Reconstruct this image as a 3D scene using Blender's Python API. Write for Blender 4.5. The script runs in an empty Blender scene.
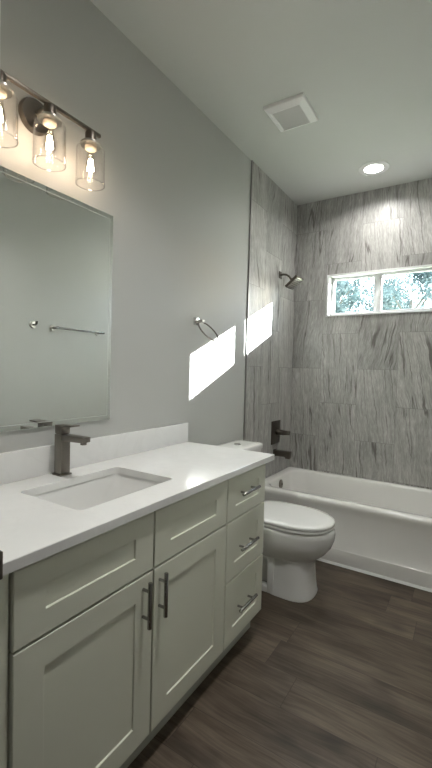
import bpy, bmesh, math, random
from mathutils import Vector, Matrix, Quaternion
random.seed(7)
S = bpy.context.scene
COL = S.collection
PI = math.pi

# ------------------------------------------------------------------ key dimensions (metres)
W = 1.50            # room width (x), left wall at x = 0
L = 3.159           # tiled window wall
H = 2.78            # ceiling
YE = 0.165          # room face of the entry wall
YT = 2.282          # start of the tiled alcove
YA = 2.411          # front of the bathtub
JX = 0.564          # left door jamb
CAMP = Vector((1.36769, -0.28313, 1.29354))

# ------------------------------------------------------------------ camera
cam = bpy.data.cameras.new('camera')
cam.sensor_fit = 'VERTICAL'; cam.sensor_height = 36.0
cam.lens = 399.99 / 768 * 36.0
cam.clip_start = 0.02; cam.clip_end = 300
camo = bpy.data.objects.new('camera', cam); COL.objects.link(camo)
r_ = Vector((0.8447054, 0.5345787, 0.0264260)); u_ = Vector((-0.0417087, 0.0165217, 0.9989932)); f_ = Vector((-0.5336039, 0.8449572, -0.0362526))
m = Matrix.Identity(4)
for i in range(3):
    m[i][0] = r_[i]; m[i][1] = u_[i]; m[i][2] = -f_[i]; m[i][3] = CAMP[i]
camo.matrix_world = m
S.camera = camo

# ------------------------------------------------------------------ view / exposure
S.view_settings.view_transform = 'Standard'
S.view_settings.look = 'None'
S.view_settings.gamma = 1.0
S.view_settings.use_curve_mapping = False
S.view_settings.exposure = 0.66

DOWN_W = 4.8
LENS_E = 9.0
DOWN_SPREAD = 150.0       # recessed light lens emission
HALL_FILL_W = 0.3
ROOM_W = 5.8        # second recessed light, over the entry end of the room
BULB_E = 66.0       # filament emission
SUN_E = 95.0
SKY_S = 5.0

# ------------------------------------------------------------------ world: sky with broken cloud
wd = bpy.data.worlds.new('sky'); S.world = wd; wd.use_nodes = True
nt = wd.node_tree; nt.nodes.clear()
def N(t, kind, **kw):
    n = t.nodes.new(kind)
    for k, v in kw.items():
        if k in n.inputs.keys() if isinstance(k, str) else False: n.inputs[k].default_value = v
        else: setattr(n, k, v)
    return n
sky = nt.nodes.new('ShaderNodeTexSky'); sky.sky_type = 'NISHITA'; sky.sun_disc = False
sky.sun_elevation = math.radians(18.5); sky.sun_rotation = math.atan2(1, 1.47)
hs = nt.nodes.new('ShaderNodeMix'); hs.data_type = 'RGBA'; hs.blend_type = 'MULTIPLY'; hs.inputs[0].default_value = 1.0
hs.inputs[7].default_value = (0.16, 0.16, 0.16, 1)
tc = nt.nodes.new('ShaderNodeTexCoord')
nz = nt.nodes.new('ShaderNodeTexNoise'); nz.inputs['Scale'].default_value = 5.0; nz.inputs['Detail'].default_value = 5.0
rp = nt.nodes.new('ShaderNodeValToRGB'); rp.color_ramp.elements[0].position = 0.36; rp.color_ramp.elements[1].position = 0.52
mx = nt.nodes.new('ShaderNodeMix'); mx.data_type = 'RGBA'; mx.inputs[7].default_value = (1.35, 1.5, 1.7, 1)
bg = nt.nodes.new('ShaderNodeBackground'); bg.inputs['Strength'].default_value = SKY_S
wo = nt.nodes.new('ShaderNodeOutputWorld')
nt.links.new(tc.outputs['Generated'], nz.inputs['Vector']); nt.links.new(nz.outputs['Fac'], rp.inputs['Fac'])
nt.links.new(sky.outputs['Color'], hs.inputs[6]); nt.links.new(rp.outputs['Color'], mx.inputs[0])
nt.links.new(hs.outputs[2], mx.inputs[6]); nt.links.new(mx.outputs[2], bg.inputs['Color']); nt.links.new(bg.outputs[0], wo.inputs[0])

# ------------------------------------------------------------------ sun through the window
sl = bpy.data.lights.new('sun', 'SUN'); sl.energy = SUN_E; sl.angle = math.radians(0.53); sl.color = (1.0, 0.96, 0.9)
so = bpy.data.objects.new('sun', sl); COL.objects.link(so)
so.rotation_euler = Vector((-1, -1.485, -0.645)).to_track_quat('-Z', 'Y').to_euler(); so.location = (6, 9, 8)

# ------------------------------------------------------------------ materials
def newmat(name):
    mt = bpy.data.materials.new(name); mt.use_nodes = True
    t = mt.node_tree; t.nodes.clear()
    o = t.nodes.new('ShaderNodeOutputMaterial'); b = t.nodes.new('ShaderNodeBsdfPrincipled')
    t.links.new(b.outputs[0], o.inputs[0])
    return mt, t, b, o
def mth(t, op, a, b=None, c=None):
    n = t.nodes.new('ShaderNodeMath'); n.operation = op
    for i, v in enumerate((a, b, c)):
        if v is None: continue
        if isinstance(v, (int, float)): n.inputs[i].default_value = v
        else: t.links.new(v, n.inputs[i])
    return n.outputs[0]
def ramp(t, fac, stops):
    n = t.nodes.new('ShaderNodeValToRGB'); e = n.color_ramp.elements
    while len(e) < len(stops): e.new(0.5)
    for k, (p, c) in zip(e, stops): k.position = p; k.color = (*c, 1) if len(c) == 3 else c
    t.links.new(fac, n.inputs['Fac']); return n.outputs['Color']
def mixc(t, fac, a, b, mode='MIX'):
    n = t.nodes.new('ShaderNodeMix'); n.data_type = 'RGBA'; n.blend_type = mode
    for i, v in ((0, fac), (6, a), (7, b)):
        if isinstance(v, (int, float)): n.inputs[i].default_value = v
        elif isinstance(v, tuple): n.inputs[i].default_value = (*v, 1)
        else: t.links.new(v, n.inputs[i])
    return n.outputs[2]
def noise(t, vec, scale, detail=3, rough=0.5, dist=0.0):
    n = t.nodes.new('ShaderNodeTexNoise'); n.inputs['Scale'].default_value = scale; n.inputs['Detail'].default_value = detail
    n.inputs['Roughness'].default_value = rough; n.inputs['Distortion'].default_value = dist
    if vec is not None: t.links.new(vec, n.inputs['Vector'])
    return n.outputs['Fac']
def objvec(t):
    return t.nodes.new('ShaderNodeTexCoord').outputs['Object']
def xyz(t, v):
    n = t.nodes.new('ShaderNodeSeparateXYZ'); t.links.new(v, n.inputs[0]); return n.outputs
def comb(t, x, y, z):
    n = t.nodes.new('ShaderNodeCombineXYZ')
    for i, v in enumerate((x, y, z)):
        if isinstance(v, (int, float)): n.inputs[i].default_value = v
        else: t.links.new(v, n.inputs[i])
    return n.outputs[0]
def bump(t, b, h, dist, strength=1.0):
    n = t.nodes.new('ShaderNodeBump'); n.inputs['Distance'].default_value = dist; n.inputs['Strength'].default_value = strength
    t.links.new(h, n.inputs['Height']); t.links.new(n.outputs[0], b.inputs['Normal'])

def paint(name, col, rough=0.6, texture=0.0, tscale=260, spec=0.5):
    mt, t, b, o = newmat(name)
    b.inputs['Roughness'].default_value = rough; b.inputs['Specular IOR Level'].default_value = spec
    v = objvec(t); n = noise(t, v, 2.2, 3)
    c = mixc(t, n, tuple(x * 0.975 for x in col), tuple(min(1, x * 1.025) for x in col))
    t.links.new(c, b.inputs['Base Color'])
    if texture: bump(t, b, noise(t, v, tscale, 2), texture, 0.5)
    return mt
def metal(name, col, rough=0.3, brush=True):
    mt, t, b, o = newmat(name)
    b.inputs['Metallic'].default_value = 1.0
    v = objvec(t); n = noise(t, v, 180, 2)
    t.links.new(mixc(t, n, tuple(x * 0.9 for x in col), tuple(min(1, x * 1.08) for x in col)), b.inputs['Base Color'])
    t.links.new(mth(t, 'MULTIPLY_ADD', n, 0.08, rough - 0.04), b.inputs['Roughness'])
    return mt
def emit(name, col, strength):
    mt, t, b, o = newmat(name)
    e = t.nodes.new('ShaderNodeEmission'); e.inputs[0].default_value = (*col, 1); e.inputs[1].default_value = strength
    t.links.new(e.outputs[0], o.inputs[0]); return mt
def thin_glass(name, tint=(1, 1, 1), base=0.04, rough=0.01, power=4.0, edge=0.8):
    """thin clear glass: see-through, mirror-like only towards grazing angles (the same from both faces)"""
    mt, t, b, o = newmat(name)
    tr = t.nodes.new('ShaderNodeBsdfTransparent'); tr.inputs[0].default_value = (*tint, 1)
    gl = t.nodes.new('ShaderNodeBsdfGlossy'); gl.inputs['Roughness'].default_value = rough
    lw = t.nodes.new('ShaderNodeLayerWeight'); lw.inputs[0].default_value = 0.5
    mx = t.nodes.new('ShaderNodeMixShader')
    t.links.new(mth(t, 'MULTIPLY_ADD', mth(t, 'POWER', lw.outputs['Facing'], power), edge, base), mx.inputs[0])
    t.links.new(tr.outputs[0], mx.inputs[1]); t.links.new(gl.outputs[0], mx.inputs[2]); t.links.new(mx.outputs[0], o.inputs[0])
    return mt

def tile_mat(name, axis):
    """tall 12x24 stone-look porcelain tiles: columns 0.3075 wide, half-height offset, streaks running upward"""
    mt, t, b, o = newmat(name)
    v = objvec(t); s = xyz(t, v)
    if axis == 'x': u = mth(t, 'SUBTRACT', s[0], 0.272 - 0.3075 * 4)
    else: u = mth(t, 'SUBTRACT', s[1], 2.2365 - 0.3075 * 8)
    z = s[2]
    cu = mth(t, 'DIVIDE', u, 0.3075)
    ci = mth(t, 'FLOOR', cu); cf = mth(t, 'FRACT', cu)
    par = mth(t, 'MODULO', ci, 2.0)
    base = 1.625 if axis == 'x' else 1.325
    base = base - 0.595 * 4
    zz = mth(t, 'DIVIDE', mth(t, 'SUBTRACT', z, mth(t, 'MULTIPLY_ADD', par, (-0.2975 if axis == 'x' else -0.2975), base)), 0.595)
    ri = mth(t, 'FLOOR', zz); rf = mth(t, 'FRACT', zz)
    wn = t.nodes.new('ShaderNodeTexWhiteNoise'); wn.noise_dimensions = '3D'
    t.links.new(comb(t, ci, ri, 3.0 if axis == 'x' else 11.0), wn.inputs['Vector'])
    rnd = wn.outputs['Value']; rc = xyz(t, wn.outputs['Color'])
    # local coordinates of every tile with its own offset, lean and half-turn
    du = mth(t, 'MULTIPLY', mth(t, 'SUBTRACT', cf, 0.5), 0.3075)
    dz = mth(t, 'MULTIPLY', mth(t, 'SUBTRACT', rf, 0.5), 0.595)
    lean = mth(t, 'MULTIPLY', mth(t, 'SUBTRACT', rc[0], 0.5), 0.40)
    uu = mth(t, 'ADD', mth(t, 'MULTIPLY_ADD', dz, lean, du), mth(t, 'MULTIPLY', rc[1], 40.0))
    vv = mth(t, 'ADD', dz, mth(t, 'MULTIPLY', rc[2], 40.0))
    # slow sideways wander of the streaks
    wob = noise(t, comb(t, mth(t, 'MULTIPLY', uu, 2.0), mth(t, 'MULTIPLY', vv, 1.2), 0.0), 1.6, 2)
    uw = mth(t, 'MULTIPLY_ADD', mth(t, 'SUBTRACT', wob, 0.5), 0.075, mth(t, 'MULTIPLY_ADD', mth(t, 'SUBTRACT', noise(t, comb(t, mth(t, 'MULTIPLY', uu, 9.0), mth(t, 'MULTIPLY', vv, 7.0), 2.0), 2.0, 3), 0.5), 0.022, uu))
    p1 = comb(t, uw, mth(t, 'MULTIPLY', vv, 0.15), 0.0)
    fine = noise(t, p1, 95, 6, 0.7)
    broad = noise(t, p1, 14, 4, 0.6)
    p2 = comb(t, uw, mth(t, 'MULTIPLY', vv, 0.045), 5.0)
    rid = mth(t, 'ABSOLUTE', mth(t, 'SUBTRACT', noise(t, p2, 11, 2, 0.55), 0.5))
    vein = ramp(t, rid, [(0.0, (1, 1, 1)), (0.006, (0.8, 0.8, 0.8)), (0.015, (0, 0, 0))])
    gate = ramp(t, noise(t, comb(t, uu, mth(t, 'MULTIPLY', vv, 0.6), 9.0), 5.0, 2), [(0.38, (0, 0, 0)), (0.50, (1, 1, 1))])
    rid2 = mth(t, 'ABSOLUTE', mth(t, 'SUBTRACT', noise(t, comb(t, uw, mth(t, 'MULTIPLY', vv, 0.05), 15.0), 34, 3, 0.6), 0.5))
    vein2 = ramp(t, rid2, [(0.0, (1, 1, 1)), (0.03, (0, 0, 0))])
    c = ramp(t, mth(t, 'ADD', mth(t, 'MULTIPLY', fine, 0.62), mth(t, 'MULTIPLY', broad, 0.38)),
             [(0.30, (0.27, 0.264, 0.25)), (0.45, (0.37, 0.365, 0.348)), (0.56, (0.48, 0.475, 0.458)), (0.68, (0.66, 0.655, 0.64))])
    c = mixc(t, mth(t, 'MULTIPLY', vein2, 0.42), c, (0.17, 0.16, 0.15))
    c = mixc(t, mth(t, 'MULTIPLY', mth(t, 'MULTIPLY', vein, gate), 0.85), c, (0.105, 0.095, 0.085))
    tone = mth(t, 'MULTIPLY_ADD', rnd, 0.30, 0.82)
    tn = t.nodes.new('ShaderNodeVectorMath'); tn.operation = 'SCALE'
    t.links.new(c, tn.inputs[0]); t.links.new(tone, tn.inputs['Scale'])
    # grout joints
    eu = mth(t, 'MULTIPLY', mth(t, 'MINIMUM', cf, mth(t, 'SUBTRACT', 1.0, cf)), 0.3075)
    ez = mth(t, 'MULTIPLY', mth(t, 'MINIMUM', rf, mth(t, 'SUBTRACT', 1.0, rf)), 0.595)
    ed = mth(t, 'MINIMUM', eu, ez)
    g = mth(t, 'LESS_THAN', ed, 0.0014)
    t.links.new(mixc(t, g, tn.outputs[0], (0.25, 0.245, 0.235)), b.inputs['Base Color'])
    t.links.new(mth(t, 'MULTIPLY_ADD', g, 0.3, 0.40), b.inputs['Roughness'])
    b.inputs['Specular IOR Level'].default_value = 0.55
    hgt = mth(t, 'MINIMUM', mth(t, 'DIVIDE', ed, 0.002), 1.0)
    bump(t, b, mth(t, 'ADD', hgt, mth(t, 'MULTIPLY', fine, 0.15)), 0.0008, 0.6)
    return mt

def plank_mat():
    mt, t, b, o = newmat('dark_vinyl_plank')
    v = objvec(t); s = xyz(t, v)
    cy = mth(t, 'DIVIDE', mth(t, 'ADD', s[1], 5.06), 0.182)
    ri = mth(t, 'FLOOR', cy); rf = mth(t, 'FRACT', cy)
    wr = t.nodes.new('ShaderNodeTexWhiteNoise'); wr.noise_dimensions = '1D'; t.links.new(ri, wr.inputs['W'])
    cx = mth(t, 'ADD', mth(t, 'DIVIDE', mth(t, 'ADD', s[0], 6.0), 1.22), wr.outputs['Value'])
    ci = mth(t, 'FLOOR', cx); cf = mth(t, 'FRACT', cx)
    wn = t.nodes.new('ShaderNodeTexWhiteNoise'); wn.noise_dimensions = '2D'; t.links.new(comb(t, ci, ri, 0.0), wn.inputs['Vector'])
    rc = xyz(t, wn.outputs['Color'])
    gx = mth(t, 'MULTIPLY_ADD', rc[0], 30.0, s[0]); gy = mth(t, 'MULTIPLY_ADD', rc[1], 30.0, s[1])
    wob = noise(t, comb(t, mth(t, 'MULTIPLY', gx, 1.0), mth(t, 'MULTIPLY', gy, 4.0), 0.0), 1.6, 2)
    gw = mth(t, 'MULTIPLY_ADD', mth(t, 'SUBTRACT', wob, 0.5), 0.10, gy)
    fine = noise(t, comb(t, mth(t, 'MULTIPLY', gx, 0.05), gw, 0.0), 85, 5, 0.65)
    broad = noise(t, comb(t, mth(t, 'MULTIPLY', gx, 0.22), gw, 4.0), 9, 3, 0.55)
    knot = noise(t, comb(t, mth(t, 'MULTIPLY', gx, 0.5), gw, 8.0), 6.5, 2)
    c = ramp(t, mth(t, 'ADD', mth(t, 'MULTIPLY', fine, 0.45), mth(t, 'MULTIPLY', broad, 0.55)),
             [(0.32, (0.024, 0.016, 0.010)), (0.44, (0.066, 0.048, 0.034)), (0.56, (0.115, 0.088, 0.064)), (0.68, (0.175, 0.137, 0.104))])
    c = mixc(t, ramp(t, knot, [(0.56, (0, 0, 0)), (0.72, (0.7, 0.7, 0.7))]), c, (0.022, 0.015, 0.012))
    tn = t.nodes.new('ShaderNodeVectorMath'); tn.operation = 'SCALE'
    t.links.new(c, tn.inputs[0]); t.links.new(mth(t, 'MULTIPLY_ADD', rc[2], 0.22, 0.90), tn.inputs['Scale'])
    ey = mth(t, 'MULTIPLY', mth(t, 'MINIMUM', rf, mth(t, 'SUBTRACT', 1.0, rf)), 0.182)
    ex = mth(t, 'MULTIPLY', mth(t, 'MINIMUM', cf, mth(t, 'SUBTRACT', 1.0, cf)), 1.22)
    ed = mth(t, 'MINIMUM', ex, ey); g = mth(t, 'LESS_THAN', ed, 0.0011)
    t.links.new(mixc(t, mth(t, 'MULTIPLY', g, 0.6), tn.outputs[0], (0.012, 0.009, 0.008)), b.inputs['Base Color'])
    t.links.new(mth(t, 'MULTIPLY_ADD', fine, 0.2, 0.36), b.inputs['Roughness'])
    b.inputs['Specular IOR Level'].default_value = 0.4
    bump(t, b, mth(t, 'ADD', mth(t, 'MULTIPLY', fine, 0.5), mth(t, 'MINIMUM', mth(t, 'DIVIDE', ed, 0.002), 1.0)), 0.0006, 0.5)
    return mt

def quartz_mat():
    mt, t, b, o = newmat('white_quartz')
    v = objvec(t)
    n1 = noise(t, v, 3.0, 5, 0.6, 0.8)
    rid = mth(t, 'ABSOLUTE', mth(t, 'SUBTRACT', n1, 0.5))
    vein = ramp(t, rid, [(0.0, (0.55, 0.55, 0.55)), (0.03, (0, 0, 0))])
    sp = noise(t, v, 14, 4, 0.6)
    c = mixc(t, sp, (0.78, 0.78, 0.77), (0.85, 0.85, 0.84))
    t.links.new(mixc(t, mth(t, 'MULTIPLY', vein, 0.14), c, (0.55, 0.55, 0.54)), b.inputs['Base Color'])
    b.inputs['Roughness'].default_value = 0.16; b.inputs['Coat Weight'].default_value = 0.2
    return mt
def ceramic(name, col=(0.80, 0.80, 0.79), rough=0.10):
    mt, t, b, o = newmat(name)
    v = objvec(t)
    t.links.new(mixc(t, noise(t, v, 6, 2), tuple(x * .985 for x in col), col), b.inputs['Base Color'])
    b.inputs['Roughness'].default_value = rough; b.inputs['Coat Weight'].default_value = 0.35; b.inputs['Coat Roughness'].default_value = 0.05
    return mt

M = {}
M['wall'] = paint('grey_wall_paint', (0.50, 0.505, 0.485), 0.55, 0.0006)
M['ceil'] = paint('ceiling_paint', (0.62, 0.63, 0.605), 0.8, 0.0006)
M['tile_x'] = tile_mat('stone_tile_window_wall', 'x')
M['tile_y'] = tile_mat('stone_tile_faucet_wall', 'y')
M['plank'] = plank_mat()
M['quartz'] = quartz_mat()
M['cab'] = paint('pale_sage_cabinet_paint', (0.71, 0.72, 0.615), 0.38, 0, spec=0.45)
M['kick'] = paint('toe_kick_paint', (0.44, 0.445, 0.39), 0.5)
M['white'] = paint('white_trim_paint', (0.76, 0.76, 0.75), 0.4)
M['ventwhite'] = paint('bright_white_plastic', (0.88, 0.88, 0.87), 0.4)
M['vinyl'] = paint('white_vinyl_frame', (0.74, 0.745, 0.75), 0.35)
M['ceramic'] = ceramic('vitreous_china', (0.78, 0.78, 0.765))
M['acrylic'] = ceramic('tub_enamel', (0.79, 0.78, 0.755), 0.14)
M['seat'] = ceramic('seat_plastic', (0.80, 0.80, 0.79), 0.22)
M['gunmetal'] = metal('gunmetal_finish', (0.25, 0.23, 0.205), 0.34)
M['bronze'] = metal('dark_bronze_finish', (0.15, 0.133, 0.115), 0.34)
M['nickel'] = metal('brushed_nickel', (0.55, 0.53, 0.49), 0.30)
M['darknickel'] = metal('darkened_nickel', (0.19, 0.165, 0.14), 0.34)
M['handle'] = metal('pewter_handle', (0.34, 0.33, 0.315), 0.26)
M['chrome'] = metal('polished_chrome', (0.72, 0.72, 0.72), 0.10)
M['darkchrome'] = metal('dark_chrome', (0.30, 0.29, 0.28), 0.16)
M['mirror'] = metal('silvered_glass', (0.80, 0.82, 0.80), 0.01)
def mirror_mat():
    mt, t, b, o = newmat('silvered_mirror'); b.inputs['Metallic'].default_value = 1.0
    b.inputs['Roughness'].default_value = 0.012; b.inputs['Base Color'].default_value = (0.86, 0.885, 0.86, 1); return mt
M['mirror'] = mirror_mat()
M['edge_highlight'] = paint('painted_edge_highlight', (0.62, 0.65, 0.62), 0.2)  # pale colour for the highlight lines painted along the mirror's bevel and rim
M['rim'] = thin_glass('glass_rim', (1, 1, 1), 0.30, 0.05, 2.0, 0.5)
M['back'] = paint('mirror_backing', (0.16, 0.16, 0.155), 0.6)
M['trimmetal'] = metal('tile_edge_metal', (0.42, 0.41, 0.40), 0.45)
M['grille'] = paint('grille_beige_grey', (0.40, 0.395, 0.37), 0.7)  # beige-grey of the plate behind the slats
M['glass'] = thin_glass('clear_window_glass', (0.95, 0.99, 1.0))
M['shade'] = thin_glass('clear_shade_glass', (0.995, 0.99, 0.985), 0.015, 0.02, 3.0, 0.75)
M['bulbglass'] = thin_glass('bulb_glass', (1, 0.97, 0.92), 0.03, 0.02, 4.0, 0.5)
M['socket'] = paint('ivory_lamp_socket', (0.80, 0.70, 0.56), 0.5)
M['filament'] = emit('glowing_filament', (1.0, 0.80, 0.60), BULB_E)
M['lens'] = emit('lit_lens', (1.0, 0.98, 0.94), LENS_E)
M['rubber'] = paint('dark_nozzle_rubber', (0.12, 0.12, 0.12), 0.6)
def leaf_mat(name, c1, c2):
    mt, t, b, o = newmat(name)
    v = objvec(t); c = mixc(t, ramp(t, noise(t, v, 3.0, 3), [(0.35, (0, 0, 0)), (0.65, (1, 1, 1))]), c1, c2)
    d = t.nodes.new('ShaderNodeBsdfDiffuse'); tr = t.nodes.new('ShaderNodeBsdfTranslucent'); mx = t.nodes.new('ShaderNodeMixShader')
    t.links.new(c, d.inputs[0]); t.links.new(c, tr.inputs[0]); mx.inputs[0].default_value = 0.45
    t.links.new(d.outputs[0], mx.inputs[1]); t.links.new(tr.outputs[0], mx.inputs[2]); t.links.new(mx.outputs[0], o.inputs[0])
    return mt
M['leaf1'] = leaf_mat('blue_green_leaves', (0.048, 0.072, 0.074), (0.11, 0.142, 0.142))
M['leaf2'] = leaf_mat('grey_green_leaves', (0.055, 0.082, 0.083), (0.125, 0.16, 0.16))
M['bark'] = paint('grey_bark', (0.16, 0.14, 0.12), 0.9)
M['lawn'] = paint('outdoor_ground', (0.14, 0.17, 0.09), 0.95)
M['siding'] = paint('pale_exterior_siding', (0.6, 0.6, 0.58), 0.7)

# ------------------------------------------------------------------ mesh builder
class MB:
    def __init__(s): s.bm = bmesh.new()
    def merge(s, b2, mat=None):
        me = bpy.data.meshes.new('tmp'); b2.to_mesh(me); b2.free()
        if mat is not None: me.transform(mat)
        s.bm.from_mesh(me); bpy.data.meshes.remove(me); return s
    def box(s, x0, x1, y0, y1, z0, z1, bev=0.0, seg=2):
        b = bmesh.new(); bmesh.ops.create_cube(b, size=1)
        for v in b.verts:
            v.co = Vector(((x0 + x1) / 2 + v.co.x * (x1 - x0), (y0 + y1) / 2 + v.co.y * (y1 - y0), (z0 + z1) / 2 + v.co.z * (z1 - z0)))
        if bev > 0: bmesh.ops.bevel(b, geom=b.edges[:], offset=bev, segments=seg, profile=0.5, affect='EDGES')
        return s.merge(b)
    def obox(s, size, mat, bev=0.0, seg=2):
        b = bmesh.new(); bmesh.ops.create_cube(b, size=1)
        for v in b.verts: v.co = Vector((v.co.x * size[0], v.co.y * size[1], v.co.z * size[2]))
        if bev > 0: bmesh.ops.bevel(b, geom=b.edges[:], offset=bev, segments=seg, profile=0.5, affect='EDGES')
        return s.merge(b, mat)
    def cyl(s, p0, p1, r0, r1=None, n=24, bev=0.0, caps=True):
        p0 = Vector(p0); p1 = Vector(p1); r1 = r0 if r1 is None else r1
        d = p1 - p0; b = bmesh.new()
        bmesh.ops.create_cone(b, cap_ends=caps, segments=n, radius1=r0, radius2=r1, depth=d.length)
        if bev > 0: bmesh.ops.bevel(b, geom=[e for e in b.edges if len(e.link_faces) == 2 and any(len(f.verts) > 4 for f in e.link_faces)], offset=bev, segments=2, profile=0.5, affect='EDGES')
        q = d.to_track_quat('Z', 'Y').to_matrix().to_4x4()
        return s.merge(b, Matrix.Translation((p0 + p1) / 2) @ q)
    def lathe(s, prof, mat=Matrix.Identity(4), n=32, close=False):
        """prof: list of (radius, height) turned about local z"""
        rings = []
        for r, h in prof:
            rings.append([Vector((r * math.cos(2 * PI * k / n), r * math.sin(2 * PI * k / n), h)) for k in range(n)])
        return s.loft(rings, mat=mat, capa=prof[0][0] > 1e-6 and not close, capb=prof[-1][0] > 1e-6 and not close, wrap=close)
    def loft(s, rings, mat=None, capa=True, capb=True, wrap=False):
        b = bmesh.new(); vs = [[b.verts.new(p) for p in r] for r in rings]; n = len(rings[0])
        prs = list(zip(vs, vs[1:])) + ([(vs[-1], vs[0])] if wrap else [])
        for a, c in prs:
            for k in range(n):
                try: b.faces.new((a[k], a[(k + 1) % n], c[(k + 1) % n], c[k]))
                except ValueError: pass
        if not wrap:
            if capa: b.faces.new(vs[0][::-1])
            if capb: b.faces.new(vs[-1])
        bmesh.ops.remove_doubles(b, verts=b.verts[:], dist=1e-6)
        bmesh.ops.recalc_face_normals(b, faces=b.faces[:])
        return s.merge(b, mat)
    def tube(s, pts, r, n=12, closed=False):
        pts = [Vector(p) for p in pts]; rings = []; K = len(pts); ref = None
        for i, p in enumerate(pts):
            if closed: d = pts[(i + 1) % K] - pts[i - 1]
            else: d = pts[min(i + 1, K - 1)] - pts[max(i - 1, 0)]
            d.normalize()
            if ref is None: ref = d.orthogonal().normalized()
            ref = (ref - d * ref.dot(d)).normalized(); e = d.cross(ref)
            rr = r[i] if isinstance(r, (list, tuple)) else r
            rings.append([p + rr * (math.cos(2 * PI * k / n) * ref + math.sin(2 * PI * k / n) * e) for k in range(n)])
        return s.loft(rings, wrap=closed)
    def prism(s, poly, axis, a, b_, bev=0.0):
        """polygon in two axes extruded along the third"""
        b = bmesh.new()
        def P(q, h):
            return Vector({'x': (h, q[0], q[1]), 'y': (q[0], h, q[1]), 'z': (q[0], q[1], h)}[axis])
        v0 = [b.verts.new(P(q, a)) for q in poly]; v1 = [b.verts.new(P(q, b_)) for q in poly]; n = len(poly)
        b.faces.new(v0[::-1]); b.faces.new(v1)
        for k in range(n): b.faces.new((v0[k], v0[(k + 1) % n], v1[(k + 1) % n], v1[k]))
        bmesh.ops.recalc_face_normals(b, faces=b.faces[:])
        if bev > 0: bmesh.ops.bevel(b, geom=b.edges[:], offset=bev, segments=2, profile=0.5, affect='EDGES')
        return s.merge(b)
    def shaker(s, x0, x1, y0, y1, z0, z1, rail, stile, depth=0.0052, bev=0.0018):
        """front facing +x with a recessed centre panel"""
        b = bmesh.new()
        def ring(x, i, j=None):
            j = i if j is None else j
            return [b.verts.new((x, y0 + j, z0 + i)), b.verts.new((x, y1 - j, z0 + i)), b.verts.new((x, y1 - j, z1 - i)), b.verts.new((x, y0 + j, z1 - i))]
        rs = [ring(x0, 0), ring(x1 - bev, 0), ring(x1, bev), ring(x1, rail - 0.001, stile - 0.001), ring(x1 - 0.001, rail, stile), ring(x1 - depth, rail + 0.0012, stile + 0.0012)]
        b.faces.new(rs[0][::-1])
        for a, c in zip(rs, rs[1:]):
            for k in range(4): b.faces.new((a[k], a[(k + 1) % 4], c[(k + 1) % 4], c[k]))
        b.faces.new(rs[-1]); bmesh.ops.recalc_face_normals(b, faces=b.faces[:])
        return s.merge(b)

ORG = {}
def link(name, data, parent=None):
    o = bpy.data.objects.new(name, data); COL.objects.link(o)
    if parent is not None: o.parent = parent
    return o
def build(name, mb, mat, parent=None, smooth=True, at=None, angle=35):
    """links one mesh; at = world base of a top-level thing, parts take their thing's base"""
    org = Vector(at) if at is not None else (ORG[parent.name] if parent is not None else Vector((0, 0, 0)))
    me = bpy.data.meshes.new(name); mb.bm.normal_update(); mb.bm.to_mesh(me); mb.bm.free()
    me.transform(Matrix.Translation(-org))
    me.materials.append(M[mat])
    if smooth:
        me.polygons.foreach_set('use_smooth', [True] * len(me.polygons))
        try: me.set_sharp_from_angle(angle=math.radians(angle))
        except Exception: pass
    o = link(name, me, parent); ORG[o.name] = org
    if parent is None: o.location = org
    return o
def tag(o, label, cat, group=None, kind=None):
    o['label'] = label; o['category'] = cat
    if group: o['group'] = group
    if kind: o['kind'] = kind
    return o
def thing(name, label, cat, loc, group=None):
    o = link(name, None); o.location = loc; ORG[o.name] = Vector(loc); o.empty_display_size = 0.05
    return tag(o, label, cat, group)
def struct(name, mb, mat, parent=None, smooth=False):
    o = build(name, mb, mat, parent, smooth); o['kind'] = 'structure'; return o
def part(name, mb, mat, parent, label=None, smooth=True, angle=35):
    o = build(name, mb, mat, parent, smooth, angle=angle)
    if label: o['label'] = label
    return o

# ================================================================== SETTING
HY0 = -1.75; HX0 = -0.55; HX1 = 2.1; EW0 = 0.045     # hall behind the door
struct('floor', MB().box(HX0 - .1, HX1 + .1, HY0 - .1, L + .12, -0.10, 0.0), 'plank')
struct('ceiling', MB().box(HX0 - .1, HX1 + .1, HY0 - .1, L + .12, H, H + 0.12), 'ceil')
struct('wall_left', MB().box(-0.12, 0.0, EW0, YT, 0, H), 'wall')
struct('wall_left_tiled', MB().box(-0.12, 0.007, YT, L, 0, H), 'tile_y')
struct('wall_right', MB().box(W, W + 0.12, EW0, L, 0, H), 'wall')
# window wall with its opening
WX0, WX1, WZ0, WZ1 = 0.300, 1.142, 1.775, 2.130
mb = MB()
mb.box(-0.12, WX0, L, L + .12, 0, H); mb.box(WX1, W + .12, L, L + .12, 0, H)
mb.box(WX0, WX1, L, L + .12, 0, WZ0); mb.box(WX0, WX1, L, L + .12, WZ1, H)
struct('wall_back', mb, 'tile_x')
# entry wall with the door opening the picture is taken through
mb = MB()
mb.box(HX0, JX - 0.018, EW0, YE, 0, H); mb.box(1.412, HX1, EW0, YE, 0, H); mb.box(JX - 0.018, 1.412, EW0, YE, 2.06, H)
struct('wall_front', mb, 'wall')
mb = MB().box(HX0 - .1, HX1 + .1, HY0 - .1, HY0, 0, H)
struct('wall_hall_end', mb, 'wall')
struct('wall_hall_left', MB().box(HX0 - .1, HX0, HY0, YE, 0, H), 'wall')
struct('wall_hall_right', MB().box(HX1, HX1 + .1, HY0, YE, 0, H), 'wall')
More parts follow.
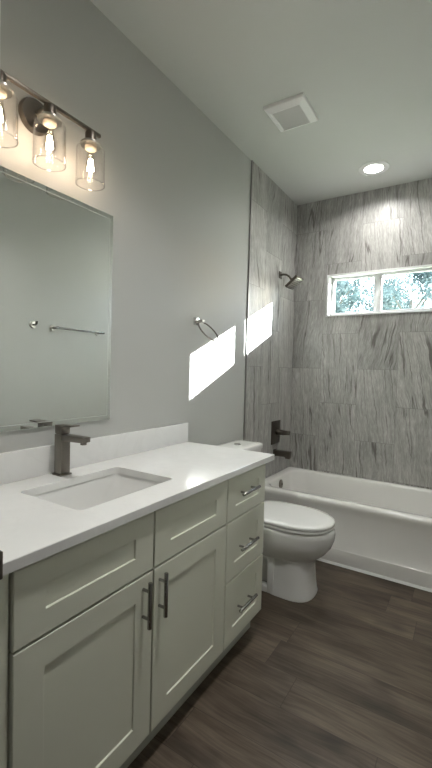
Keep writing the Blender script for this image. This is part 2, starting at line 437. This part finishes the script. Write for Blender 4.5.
# door frame
dj = struct('door_1', MB().box(JX - 0.018, JX, EW0 - .005, YE, 0, 2.06, 0.001).box(1.394, 1.412, EW0 - .005, YE, 0, 2.06, 0.001)
            .box(JX, 1.394, EW0 - .005, YE, 2.042, 2.06, 0.001), 'white')
part('strike_plate', MB().box(JX, JX + 0.0022, 0.125, 0.164, 0.845, 0.925, 0.0008).box(JX, JX + 0.0205, 0.159, 0.1665, 0.856, 0.914, 0.0025), 'bronze', dj, 'dark metal strike plate on the jamb')
mb = MB().box(JX - 0.075, JX - 0.006, EW0 - 0.017, EW0, 0, 2.12, 0.003).box(1.40, 1.47, EW0 - 0.017, EW0, 0, 2.12, 0.003).box(JX - 0.075, 1.47, EW0 - 0.017, EW0, 2.052, 2.12, 0.003)
struct('trim_3', mb, 'white')
# edge of the tile, sealant along the bath, baseboards
struct('trim_1', MB().box(0.0, 0.0105, YT - 0.011, YT, 0.0, H), 'trimmetal')
struct('trim_2', MB().prism([(YA - 0.013, 0.0), (YA, 0.0), (YA, 0.013), (YA - 0.004, 0.012)], 'x', 0.007, W), 'white')
struct('baseboard_left', MB().box(0.0, 0.013, 1.505, YT - 0.012, 0, 0.10, 0.003), 'white')
struct('baseboard_right', MB().box(W - 0.013, W, YE, YA - 0.014, 0, 0.10, 0.003), 'white')

# window: frame, sliding sashes, panes
w1 = struct('window_1', MB()
    .box(WX0, WX0 + 0.020, L - 0.010, L + .115, WZ0, WZ1, 0.002).box(WX1 - 0.020, WX1, L - 0.010, L + .115, WZ0, WZ1, 0.002)
    .box(WX0 + .02, WX1 - .02, L - 0.010, L + .115, WZ0, WZ0 + 0.014, 0.002).box(WX0 + .02, WX1 - .02, L - 0.010, L + .115, WZ1 - 0.016, WZ1, 0.002), 'vinyl', smooth=True)
def sash(x0, x1, yf, wl, wr):
    z0 = WZ0 + 0.014; z1 = WZ1 - 0.016; y0 = yf; y1 = yf + 0.026
    return MB().box(x0, x0 + wl, y0, y1, z0, z1, 0.002).box(x1 - wr, x1, y0, y1, z0, z1, 0.002) \
        .box(x0 + wl, x1 - wr, y0, y1, z0, z0 + 0.022, 0.002).box(x0 + wl, x1 - wr, y0, y1, z1 - 0.020, z1, 0.002)
mid = 0.717
sa = part('window_sash', sash(WX0 + .02, mid + .012, L + .068, 0.028, 0.057), 'vinyl', w1)
sb = part('window_sash', sash(mid - .014, WX1 - .02, L + .040, 0.036, 0.024), 'vinyl', w1)
part('window_pane', MB().box(WX0 + .045, mid - .040, L + .079, L + .084, WZ0 + .032, WZ1 - .034), 'glass', sa, smooth=False)
part('window_pane', MB().box(mid + .018, WX1 - .042, L + .051, L + .056, WZ0 + .032, WZ1 - .034), 'glass', sb, smooth=False)
part('sash_latch', MB().box(mid - .006, mid + .008, L + .030, L + .040, 1.92, 1.975, 0.003), 'vinyl', sb)
# unseen overhang added to cut off the top of the sunlight, and the ground
struct('added_eave', MB().box(HX0, HX1, L + .12, L + .52, 2.36, 2.44).box(HX0, HX1, L + .50, L + .53, 2.276, 2.46), 'siding')
struct('ground', MB().box(-30, 30, L + .12, 60, -0.5, -0.4), 'lawn')

# ================================================================== VANITY
v = thing('vanity_cabinet', 'pale sage shaker bathroom vanity cabinet under the white countertop', 'cabinet', (0.27, 0.85, 0))
CX = 0.523; FX = 0.5435          # face frame and face of the fronts
Y0, Y1 = 0.185, 1.500
part('carcass', MB().box(0.002, CX - .02, Y0, Y0 + .016, 0.105, 0.848).box(0.002, CX - .02, Y1 - .016, Y1, 0.105, 0.848).box(0.002, .012, Y0 + .016, Y1 - .016, 0.105, 0.848)
     .box(0.012, CX - .02, Y0 + .016, Y1 - .016, 0.105, 0.121).box(0.012, CX - .02, 1.128, 1.144, 0.121, 0.848).box(CX - .02, CX, Y0, 0.245, 0.105, 0.848).box(CX - .02, CX, Y1 - .03, Y1, 0.105, 0.848).box(CX - .02, CX, 0.66, 0.70, 0.105, 0.848).box(CX - .02, CX, 1.115, 1.158, 0.105, 0.848)
     .box(CX - .02, CX, 0.245, Y1 - .03, 0.105, 0.135).box(CX - .02, CX, 0.245, Y1 - .03, 0.635, 0.67).box(CX - .02, CX, 0.245, Y1 - .03, 0.81, 0.848).box(CX - .02, CX, 1.158, Y1 - .03, 0.375, 0.41)
     .box(CX, CX + .010, Y0, 0.2085, 0.105, 0.848, 0.001), 'cab', v, smooth=False)
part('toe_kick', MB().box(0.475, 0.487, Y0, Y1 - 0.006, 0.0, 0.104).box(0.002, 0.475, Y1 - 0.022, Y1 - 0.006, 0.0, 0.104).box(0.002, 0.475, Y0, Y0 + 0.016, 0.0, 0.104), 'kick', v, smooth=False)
def front(name, y0, y1, z0, z1, rail, stile, label=None):
    return part(name, MB().shaker(CX + .0005, FX, y0, y1, z0, z1, rail, stile), 'cab', v, label, smooth=False)
def bar_handle(parent, p0, p1, label=None):
    p0 = Vector(p0); p1 = Vector(p1); d = (p1 - p0).normalized(); ln = (p1 - p0).length
    mb = MB().cyl(p0, p1, 0.0068, n=16, bev=0.001)
    for q in (p0 + d * ln * 0.2, p1 - d * ln * 0.2):
        mb.cyl((FX - 0.001, q.y, q.z), q, 0.0048, n=12)
    return part('handle', mb, 'handle', parent, label)
d1 = front('door', 0.2135, 0.6765, 0.110, 0.6490, 0.072, 0.078)
d2 = front('door', 0.6835, 1.1320, 0.110, 0.6490, 0.072, 0.078)
HXX = 0.572
bar_handle(d1, (HXX, 0.6315, 0.493), (HXX, 0.6315, 0.637)); bar_handle(d2, (HXX, 0.7085, 0.491), (HXX, 0.7085, 0.635))
front('false_drawer_front', 0.2135, 0.6765, 0.6560, 0.8380, 0.061, 0.081)
front('false_drawer_front', 0.6835, 1.1320, 0.6560, 0.8380, 0.061, 0.081)
for (a, b_, zc) in ((0.656, 0.838, 0.7593), (0.3955, 0.649, 0.5183), (0.110, 0.3885, 0.248)):
    d = front('drawer', 1.1410, 1.4980, a, b_, 0.054 if a > .6 else 0.066, 0.068)
    bar_handle(d, (HXX, 1.222, zc), (HXX, 1.381, zc))

# countertop with the sink opening, backsplash
SX0, SX1, SY0, SY1 = 0.135, 0.438, 0.474, 0.908
ct = thing('countertop', 'white quartz countertop on the vanity cabinet', 'countertop', (0.28, 0.87, 0.849))
b = bmesh.new()
def rrect(x0, x1, y0, y1, r, z, k=6):
    pts = []
    for cx, cy, a0 in ((x1 - r, y1 - r, 0), (x0 + r, y1 - r, PI / 2), (x0 + r, y0 + r, PI), (x1 - r, y0 + r, 1.5 * PI)):
        for i in range(k + 1): pts.append(Vector((cx + r * math.cos(a0 + PI / 2 * i / k), cy + r * math.sin(a0 + PI / 2 * i / k), z)))
    return pts
CZ0, CZ1 = 0.849, 0.876
rings = [rrect(0.0, 0.560, 0.172, 1.566, 0.003, CZ0), rrect(0.0, 0.560, 0.172, 1.566, 0.003, CZ1 - .002), rrect(0.002, 0.558, 0.174, 1.564, 0.003, CZ1),
         rrect(SX0 - .0015, SX1 + .0015, SY0 - .0015, SY1 + .0015, 0.020, CZ1), rrect(SX0, SX1, SY0, SY1, 0.020, CZ1 - .0015), rrect(SX0, SX1, SY0, SY1, 0.020, CZ0)]
part('slab', MB().loft(rings, wrap=True), 'quartz', ct, angle=25)
bsp = build('backsplash', MB().box(0.0, 0.020, 0.172, 1.566, CZ1, CZ1 + 0.1085, 0.0015), 'quartz', at=(0.01, 0.87, CZ1))
tag(bsp, 'low white quartz backsplash strip along the wall behind the faucet', 'backsplash')
# undermount basin
sk = thing('sink', 'rectangular white undermount sink below the countertop opening', 'sink', (0.287, 0.691, 0.682))
rings = [rrect(SX0 - .020, SX1 + .020, SY0 - .020, SY1 + .020, 0.03, CZ0 - .001), rrect(SX0 - .005, SX1 + .005, SY0 - .005, SY1 + .005, 0.028, CZ0 - .001),
         rrect(SX0 - .003, SX1 + .003, SY0 - .003, SY1 + .003, 0.03, CZ0 - .008), rrect(SX0 + .004, SX1 - .004, SY0 + .012, SY1 - .014, 0.035, 0.810), rrect(SX0 + .010, SX1 - .010, SY0 + .035, SY1 - .045, 0.04, 0.745),
         rrect(SX0 + .022, SX1 - .022, SY0 + .055, SY1 - .070, 0.045, 0.706), rrect(SX0 + .045, SX1 - .045, SY0 + .085, SY1 - .10, 0.05, 0.695),
         rrect(0.26, 0.31, 0.665, 0.715, 0.024, 0.688)]
outer = [rrect(SX0 - .02, SX1 + .02, SY0 - .02, SY1 + .02, 0.03, CZ0 - .010), rrect(SX0 - .008, SX1 + .008, SY0 - .008, SY1 + .008, 0.03, 0.79), rrect(SX0 + .01, SX1 - .01, SY0 + .04, SY1 - .05, 0.05, 0.682)]
mb = MB(); mb.loft(outer[::-1] + rings, capa=True, capb=True)
part('basin', mb, 'ceramic', sk, angle=50)
part('drain', MB().lathe([(0.0, 0.6925), (0.020, 0.6925), (0.0225, 0.6915), (0.0225, 0.686), (0.0, 0.686)], Matrix.Translation((0.285, 0.69, 0)), 24), 'gunmetal', sk)
# faucet
FXC, FYC = 0.064, 0.692
fc = thing('sink_faucet', 'square dark nickel single-lever faucet behind the sink', 'faucet', (FXC, FYC, CZ1))
part('base_plate', MB().box(FXC - .0255, FXC + .0255, FYC - .0255, FYC + .0255, CZ1, CZ1 + .006, 0.0012), 'gunmetal', fc)
part('body', MB().box(FXC - .0205, FXC + .0205, FYC - .0205, FYC + .0205, CZ1 + .006, 1.033, 0.002), 'gunmetal', fc)
part('spout', MB().prism([(FXC + .010, 1.009), (FXC + .136, 1.014), (FXC + .138, 1.034), (FXC + .010, 1.0325)], 'y', FYC - .0185, FYC + .0185, 0.0018)
     .cyl((FXC + .121, FYC, 1.015), (FXC + .121, FYC, 1.005), 0.0115, n=20), 'gunmetal', fc)
part('neck', MB().box(FXC - .016, FXC + .016, FYC - .016, FYC + .016, 1.031, 1.037), 'bronze', fc)
lv = part('lever', MB().box(FXC - .0195, FXC + .0195, FYC - .0195, FYC + .0195, 1.035, 1.064, 0.0015), 'gunmetal', fc)
part('lever_plate', MB().obox((0.094, 0.040, 0.0055), Matrix.Translation((FXC + .0275, FYC, 1.0670)) @ Matrix.Rotation(math.radians(-2), 4, 'Y'), 0.001), 'gunmetal', lv)

# ================================================================== MIRROR
MY0, MY1, MZ0, MZ1 = 0.363, 0.9815, 1.057, 1.960
mi = thing('wall_mirror', 'large frameless mirror on the wall above the faucet', 'mirror', (0.0, 0.656, MZ0))
part('backing', MB().box(0.0, 0.0060, MY0 + .002, MY1 - .002, MZ0 + .002, MZ1 - .002), 'back', mi, smooth=False)
b = MB()
def yzr(x, i): return [Vector((x, MY0 + i, MZ0 + i)), Vector((x, MY1 - i, MZ0 + i)), Vector((x, MY1 - i, MZ1 - i)), Vector((x, MY0 + i, MZ1 - i))]
b.loft([yzr(0.0060, 0), yzr(0.0088, 0), yzr(0.0099, 0.0014), yzr(0.0102, 0.019), ], capa=True, capb=True)
part('mirror_glass', b, 'mirror', mi, smooth=False)
def yzi(x, i): return yzr(x, i)
part('bevel_highlight', MB().loft([yzi(0.0095, 0.0185), yzi(0.0104, 0.0190), yzi(0.0104, 0.0210), yzi(0.0095, 0.0215)], wrap=True), 'edge_highlight', mi, 'painted highlight line of the bevelled strip', smooth=False)
part('outer_edge_highlight', MB().loft([yzi(0.0080, -0.0004), yzi(0.0094, 0.0), yzi(0.0101, 0.0016), yzi(0.0094, 0.0022), yzi(0.0080, 0.001)], wrap=True), 'edge_highlight', mi, 'painted highlight along the outer rim', smooth=False)

# ================================================================== VANITY LIGHT
BY = (0.420, 0.598, 0.776); BX = 0.100; BZ = 2.205
vl = thing('vanity_light', 'three-lamp wall light with clear glass cylinders above the mirror', 'wall light', (0.0, 0.611, 2.19))
part('backplate', MB().lathe([(0.0, 0.0), (0.060, 0.0), (0.060, 0.012), (0.055, 0.020), (0.0, 0.022)], Matrix.Translation((0, 0.602, 2.186)) @ Matrix.Rotation(PI / 2, 4, 'Y'), 40), 'darknickel', vl)
part('arm', MB().box(0.018, BX, 0.595, 0.609, 2.186, 2.200, 0.002), 'nickel', vl)
part('bar', MB().box(BX - .0065, BX + .0065, 0.378, 0.820, 2.191, 2.204, 0.0015), 'darknickel', vl)
for y in BY:
    T = Matrix.Translation((BX, y, 0))
    sc_ = part('socket', MB().lathe([(0.0, 2.192), (0.019, 2.192), (0.021, 2.188), (0.021, 2.148), (0.0, 2.148)], T, 28), 'darknickel', vl)
    part('shade_collar', MB().lathe([(0.014, 2.152), (0.036, 2.152), (0.0405, 2.147), (0.0405, 2.142), (0.036, 2.1372), (0.014, 2.1372)], T, 28, close=True), 'nickel', vl)
    part('lamp_holder', MB().lathe([(0.0, 2.139), (0.0225, 2.139), (0.0225, 2.130), (0.018, 2.1245), (0.0135, 2.1235), (0.0, 2.1235)], T, 24), 'socket', sc_, 'ivory lamp holder')
    gs = part('glass_shade', MB().lathe([(0.017, 2.1365), (0.036, 2.1365), (0.0485, 2.1335), (0.0538, 2.127), (0.0545, 2.001), (0.0556, 1.997), (0.0545, 1.994), (0.0525, 1.996), (0.0515, 2.125), (0.047, 2.131), (0.035, 2.1335), (0.017, 2.1335)], T, 40, close=True), 'shade', vl, 'clear glass cylinder shade')
    part('rim', MB().tube([(BX + .0536 * math.cos(2 * PI * k / 40), y + .0536 * math.sin(2 * PI * k / 40), 1.9945) for k in range(40)], .0017, 8, closed=True), 'rim', gs, 'thick glass rim')
    bu = part('bulb', MB().lathe([(0.0, 2.030), (0.008, 2.0325), (0.017, 2.039), (0.021, 2.051), (0.020, 2.065), (0.015, 2.089), (0.012, 2.107), (0.012, 2.125)], T, 24), 'bulbglass', vl, 'clear candle bulb')
    mb = MB()
    for k in range(4):
        a = PI / 4 + k * PI / 2
        mb.cyl((BX + .011 * math.cos(a), y + .011 * math.sin(a), 2.046), (BX + .005 * math.cos(a), y + .005 * math.sin(a), 2.090), 0.0021, n=8)
    part('filament', mb, 'filament', bu, 'glowing filaments')

# ================================================================== BATH
tb = thing('bathtub', 'white alcove bathtub against the tiled walls', 'bathtub', (0.75, 2.785, 0))
TX0, TX1, TY0, TY1, TZ = 0.0075, W - 0.0005, YA, L - 0.0005, 0.426
def tr(dx0, dx1, dy0, dy1, r, z): return rrect(TX0 + dx0, TX1 - dx1, TY0 + dy0, TY1 - dy1, r, z, 10)
rings = [tr(0, 0, 0, 0, .004, 0), tr(0, 0, 0, 0, .004, .100), tr(0, 0, .002, 0, .004, .1045), tr(0, 0, .008, 0, .004, .108), tr(0, 0, .010, 0, .004, .345),
         tr(0, 0, .008, 0, .006, .365), tr(0, 0, .003, 0, .008, .382), tr(0, 0, 0, 0, .010, .396), tr(0, 0, .001, 0, .012, .409), tr(.002, .002, .007, .002, .016, .4195), tr(.006, .006, .017, .006, .02, .4255),
         tr(.012, .012, .03, .012, .03, .4265), tr(.062, .10, .072, .045, .10, .4245), tr(.070, .11, .080, .053, .11, .420), tr(.077, .122, .088, .060, .12, .408),
         tr(.088, .20, .105, .078, .13, .25), tr(.100, .28, .120, .095, .13, .13), tr(.150, .33, .150, .125, .12, .085), tr(.20, .40, .20, .18, .10, .075)]
part('tub_shell', MB().loft(rings), 'acrylic', tb, angle=60)
part('overflow_plate', MB().lathe([(0.0, 0.0), (0.037, 0.0), (0.037, 0.006), (0.028, 0.011), (0.0, 0.012)], Matrix.Translation((0.0885, 2.785, 0.362)) @ Matrix.Rotation(math.radians(86), 4, 'Y'), 28)
     .box(0.096, 0.106, 2.781, 2.789, 0.355, 0.372, 0.002), 'gunmetal', tb, 'dark metal overflow plate')
part('drain', MB().lathe([(0.0, 0.079), (0.03, 0.079), (0.034, 0.076), (0.034, 0.070), (0.0, 0.070)], Matrix.Translation((0.29, 2.785, 0)), 24), 'gunmetal', tb)
# spout, valve, shower head
XT = 0.007
sp = thing('tub_spout', 'dark bronze tub spout low on the tiled wall', 'tub spout', (XT, 2.825, 0.606))
part('flange', MB().box(XT, XT + .010, 2.794, 2.856, 0.574, 0.638, 0.002), 'bronze', sp)
part('spout', MB().prism([(XT + .008, 0.584), (XT + .100, 0.586), (XT + .106, 0.572), (XT + .142, 0.572), (XT + .146, 0.632), (XT + .008, 0.630)], 'y', 2.801, 2.849, 0.004), 'bronze', sp)
vv = thing('shower_valve', 'dark bronze shower valve with lever above the tub spout', 'shower valve', (XT, 2.84, 0.78))
part('escutcheon', MB().box(XT, XT + .010, 2.742, 2.912, 0.683, 0.877, 0.004), 'bronze', vv)
hd = part('hub', MB().cyl((XT + .008, 2.841, 0.780), (XT + .062, 2.841, 0.780), 0.024, 0.022, n=28, bev=0.002), 'bronze', vv)
part('lever', MB().prism([(XT + .045, 0.760), (XT + .125, 0.766), (XT + .128, 0.798), (XT + .045, 0.802)], 'y', 2.822, 2.850, 0.004), 'bronze', vv)
sh = thing('wall_shower', 'dark bronze square shower head on a bent arm high on the tile', 'shower head', (XT, 2.825, 2.090))
part('flange', MB().box(XT, XT + .008, 2.797, 2.853, 2.062, 2.118, 0.002), 'bronze', sh)
part('arm', MB().tube([(XT, 2.825, 2.090), (XT + .03, 2.825, 2.093), (XT + .055, 2.825, 2.088), (XT + .08, 2.825, 2.072), (XT + .100, 2.825, 2.046)], 0.0085, 14), 'bronze', sh)
nd = Vector((0.62, -0.05, -0.78)).normalized()
q = nd.to_track_quat('Z', 'Y').to_matrix().to_4x4()
hc = Vector((XT + .126, 2.825, 2.018))
part('ball_joint', MB().cyl(hc - nd * 0.040, hc - nd * 0.006, 0.013, 0.018, n=20), 'bronze', sh)
hh = part('head', MB().obox((0.125, 0.125, 0.020), Matrix.Translation(hc) @ q, 0.004), 'bronze', sh)
mb = MB().obox((0.108, 0.108, 0.003), Matrix.Translation(hc + nd * 0.0105) @ q, 0.001)
part('spray_face', mb, 'nickel', hh, 'bright metal spray face')
mb = MB()
for i in range(6):
    for j in range(6):
        pp = hc + nd * 0.012 + (q @ Vector(((i - 2.5) * .017, (j - 2.5) * .017, 0)))
        mb.cyl(pp, pp + nd * 0.003, 0.0032, 0.0026, n=8)
part('nozzles', mb, 'rubber', hh, 'rubber spray nozzles')['kind'] = 'stuff'

# ================================================================== TOILET
TYC = 1.962
to = thing('toilet', 'white two-piece toilet with closed lid between vanity and bathtub', 'toilet', (0.40, TYC, 0))
def egg(xr, xf, w, z, n=48, nf=2.15, nr=2.8, c=0.50):
    cx = xr + (xf - xr) * c; pts = []
    for k in range(n):
        a = 2 * PI * k / n; ca, sa_ = math.cos(a), math.sin(a)
        e = nf if ca >= 0 else nr
        A = (xf - cx) if ca >= 0 else (cx - xr)
        pts.append(Vector((cx + A * math.copysign(abs(ca) ** (2 / e), ca), TYC + w * math.copysign(abs(sa_) ** (2 / e), sa_), z)))
    return pts
rings = [egg(.40, .668, .137, 0.0, nf=2.6, nr=5), egg(.40, .670, .138, .010, nf=2.6, nr=5), egg(.40, .664, .133, .025, nf=2.6, nr=5), egg(.40, .657, .128, .10, nf=2.5, nr=5),
         egg(.40, .652, .125, .17, nf=2.4, nr=5), egg(.40, .653, .126, .205, nf=2.3, nr=5), egg(.15, .668, .136, .217, nf=2.3, nr=5), egg(.11, .690, .150, .233, nf=2.25, nr=5),
         egg(.09, .718, .167, .258, nf=2.2, nr=5), egg(.08, .746, .183, .295, nf=2.2, nr=5), egg(.07, .761, .191, .335, nf=2.2, nr=5), egg(.06, .765, .193, .370, nf=2.2, nr=5), egg(.06, .763, .192, .390, nf=2.2, nr=5), egg(.06, .756, .187, .400, nf=2.2, nr=5), egg(.08, .73, .165, .402, nf=2.2, nr=5)]
bo = part('bowl', MB().loft(rings), 'ceramic', to, angle=60)
for s_ in (-1, 1):
    yo = TYC + s_ * .134; yi = TYC + s_ * .085
    def bx(x0, x1, z0, z1): return (x0, x1, min(yo, yi), max(yo, yi), z0, z1, .004)
    # raised frame round the flat recessed side of the trapway
    part('side_frame', MB().box(*bx(.42, .46, 0.0, .215)).box(*bx(.10, .42, .196, .215)).box(*bx(.10, .42, 0.0, .036)).box(*bx(.10, .13, .03, .20)).box(.13, .42, min(TYC + s_ * .070, yi - s_ * .03), max(TYC + s_ * .070, yi - s_ * .03), .03, .20), 'ceramic', bo)
part('seat', MB().loft([egg(.255, .752, .183, .403, nr=3.5), egg(.253, .757, .187, .407, nr=3.5), egg(.253, .757, .187, .417, nr=3.5), egg(.257, .752, .183, .421, nr=3.5)]), 'seat', to, angle=60)
part('lid', MB().loft([egg(.248, .755, .185, .4225, nr=3.5), egg(.246, .760, .189, .4265, nr=3.5), egg(.246, .760, .189, .437, nr=3.5), egg(.252, .753, .184, .443, nr=3.5), egg(.28, .72, .158, .4465, nr=3.5), egg(.36, .62, .09, .448, nr=3.0)]), 'seat', to, angle=60)
for s_ in (-1, 1): part('hinge', MB().box(.235, .275, TYC + s_ * .075 - .022, TYC + s_ * .075 + .022, .402, .440, .006), 'seat', to)
def tk(x0, x1, hw, r, z): return rrect(x0, x1, TYC - hw, TYC + hw, r, z, 8)
part('tank', MB().loft([tk(.035, .20, .185, .035, .40), tk(.032, .203, .19, .035, .43), tk(.022, .212, .204, .035, .773)]), 'ceramic', to, angle=50)
part('tank_lid', MB().loft([tk(.020, .214, .206, .036, .774), tk(.014, .220, .212, .040, .777), tk(.013, .221, .213, .042, .797), tk(.017, .217, .209, .042, .806), tk(.03, .204, .196, .04, .810), tk(.06, .17, .15, .04, .8115)]), 'ceramic', to, angle=60)
part('flush_button', MB().lathe([(0.0, .8105), (.024, .8105), (.024, .8145), (.021, .8165), (.0, .8165)], Matrix.Translation((.118, TYC + .012, 0)), 28), 'chrome', to, 'chrome flush button')

# ================================================================== WALL ACCESSORIES
RX = 0.045; RP = Vector((RX, 1.640, 1.566))
tg = thing('towel_ring', 'round metal towel ring on the grey wall above the toilet side', 'towel ring', (0, 1.64, 1.57))
part('mount', MB().box(0, .010, 1.618, 1.662, 1.550, 1.594, .002), 'chrome', tg)
part('post', MB().cyl((.008, 1.64, 1.572), (.052, 1.64, 1.572), .0085, n=18, bev=.001).box(.040, .056, 1.626, 1.654, 1.562, 1.580, .003), 'nickel', tg)
a = math.radians(41); p_ = math.radians(0); R0 = .073
dv = Vector((math.sin(a), 0, -math.cos(a))); nn = Vector((math.cos(a), 0, math.sin(a))); ev = Vector((0, 1, 0)) * math.cos(p_) + nn * math.sin(p_)
part('ring', MB().tube([RP + dv * R0 + R0 * (math.cos(2 * PI * k / 56) * dv + math.sin(2 * PI * k / 56) * ev) for k in range(56)], .0042, 10, closed=True), 'bronze', tg)

BZ_ = 1.592
bt = thing('towel_bar', 'straight metal towel bar seen in the mirror on the opposite wall', 'towel bar', (W, 1.95, BZ_))
for y in (1.742, 2.195):
    po = part('post', MB().cyl((W - .008, y, BZ_), (W - .070, y, BZ_), .0105, n=18, bev=.001), 'darkchrome', bt)
    part('flange', MB().lathe([(0, 0), (.026, 0), (.026, .006), (.022, .010), (0, .010)], Matrix.Translation((W, y, BZ_)) @ Matrix.Rotation(-PI / 2, 4, 'Y'), 28), 'nickel', po)
part('rail', MB().cyl((W - .060, 1.728, BZ_), (W - .060, 2.225, BZ_), .008, n=18, bev=.001), 'darkchrome', bt)
rh = thing('robe_hook', 'small round metal robe hook beside the towel bar on the opposite wall', 'hook', (W, 1.567, 1.60))
part('flange', MB().lathe([(0, 0), (.027, 0), (.027, .006), (.022, .011), (0, .011)], Matrix.Translation((W, 1.567, 1.60)) @ Matrix.Rotation(-PI / 2, 4, 'Y'), 28), 'nickel', rh)
part('hook', MB().tube([(W - .008, 1.567, 1.60), (W - .035, 1.567, 1.598), (W - .048, 1.567, 1.606), (W - .052, 1.567, 1.626)], [.008, .008, .008, .0095], 14), 'darkchrome', rh)

# ================================================================== CEILING
VX0, VX1, VY0, VY1 = 0.325, 0.560, 1.790, 2.040
ve = thing('exhaust_vent', 'square white exhaust fan cover on the ceiling', 'vent', (0.44, 1.915, H))
def vr(i, z): return [Vector((VX0 + i, VY0 + i, z)), Vector((VX1 - i, VY0 + i, z)), Vector((VX1 - i, VY1 - i, z)), Vector((VX0 + i, VY1 - i, z))]
part('frame', MB().loft([vr(0, H), vr(0, H - .012), vr(.003, H - .018), vr(.030, H - .034), vr(.036, H - .034), vr(.038, H - .022), vr(.038, H)], wrap=True), 'ventwhite', ve, angle=20)
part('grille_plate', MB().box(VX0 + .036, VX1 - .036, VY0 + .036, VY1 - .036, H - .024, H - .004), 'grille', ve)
for k in range(22):
    y = VY0 + .041 + k * (VY1 - VY0 - .082) / 21
    part('slat', MB().box(VX0 + .037, VX1 - .037, y - .0022, y + .0022, H - .0285, H - .0225), 'white', ve, smooth=False)
def downlight(name, label, x, y, watts, spread=DOWN_SPREAD):
    t_ = thing(name, label, 'ceiling light', (x, y, H)); T = Matrix.Translation((x, y, 0))
    part('trim_ring', MB().lathe([(.064, H), (.104, H), (.104, H - .003), (.098, H - .006), (.069, H - .008), (.064, H - .004)], T, 48, close=True), 'white', t_)
    part('lens', MB().lathe([(.0, H - .0045), (.0645, H - .0045), (.0645, H - .001), (.0, H - .001)], T, 48), 'lens', t_, 'lit lens')
    al = bpy.data.lights.new('recessed_lamp', 'AREA'); al.shape = 'DISK'; al.size = 0.125; al.energy = watts; al.spread = math.radians(spread); al.color = (1.0, 0.98, 0.94)
    ao = link('recessed_lamp', al, t_); ao.location = (0, 0, -0.009)
downlight('recessed_light', 'lit round recessed ceiling light above the bathtub', 0.722, 2.800, DOWN_W)
downlight('recessed_light', 'round recessed ceiling light over the entry end of the bathroom', 0.95, 0.72, ROOM_W, 118.0)
downlight('recessed_light', 'unseen recessed fill light added in the hall behind the doorway', 0.80, -0.95, HALL_FILL_W)  # unseen hall lamp, added as weak fill through the doorway

# ================================================================== TREES OUTSIDE
def tree(x, y, h, rad, n, leaf, seed, label):
    rnd = random.Random(seed)
    t_ = thing('tree', label, 'tree', (x, y, -0.4), 'trees outside the window')
    mb = MB().tube([(x, y, -.4), (x + .05, y, h * .25), (x - .06, y + .05, h * .5), (x, y, h * .75)], [.16, .13, .10, .05], 10)
    tips = []
    for k in range(9):
        a = 2 * PI * k / 9 + rnd.random(); z0 = h * (.25 + .05 * k)
        e = Vector((x + rad * .75 * math.cos(a), y + rad * .75 * math.sin(a), z0 + h * .22)); tips.append(e)
        mb.tube([(x, y, z0), (Vector((x, y, z0)) + e) / 2 + Vector((0, 0, .1)), e], [.06, .04, .015], 6)
    part('trunk', mb, 'bark', t_)
    # leaf clumps
    cl = [(e, rad * .42) for e in tips]
    for k in range(26):
        a = rnd.random() * 2 * PI; rr = rad * math.sqrt(rnd.random()) * .9; zz = h * (.32 + .62 * rnd.random())
        sc2 = math.sqrt(max(.08, 1 - ((zz - h * .55) / (h * .5)) ** 2))
        cl.append((Vector((x + rr * sc2 * math.cos(a), y + rr * sc2 * math.sin(a), zz)), rad * (.16 + .2 * rnd.random())))
    vs = []; fs = []
    for k in range(n):
        c, r = cl[rnd.randrange(len(cl))]
        d = Vector((rnd.gauss(0, 1), rnd.gauss(0, 1), rnd.gauss(0, .8))) * r * .55
        p = c + d; s = .03 + .04 * rnd.random()
        u = Vector((rnd.gauss(0, 1), rnd.gauss(0, 1), rnd.gauss(0, 1))).normalized(); w = u.orthogonal().normalized()
        i0 = len(vs); vs += [p - u * s * 1.5, p + w * s * .75 + u * s * .2, p + u * s * 1.5, p - w * s * .75 + u * s * .2]; fs.append((i0, i0 + 1, i0 + 2, i0 + 3))
    me = bpy.data.meshes.new('crown'); me.from_pydata([tuple(q_ - Vector((x, y, -.4))) for q_ in vs], [], fs); me.materials.append(M[leaf])
    o = link('crown', me, t_); return t_
tree(-2.4, 12.0, 4.5, 1.35, 4600, 'leaf1', 1, 'nearest blue-green tree behind the window pane closer to the shower head')
tree(1.3, 12.6, 4.1, 1.35, 4600, 'leaf2', 2, 'low pale tree at the outer edge of the second window pane')
tree(-0.6, 16.6, 5.5, 1.5, 6000, 'leaf2', 3, 'pale tree behind the middle upright of the window')
tree(-4.4, 17.0, 5.6, 1.5, 5500, 'leaf2', 4, 'tree at the window edge nearest the shower head')
tree(-2.4, 21.5, 6.4, 1.9, 7000, 'leaf1', 5, 'farthest tree filling the gap between the nearer ones')
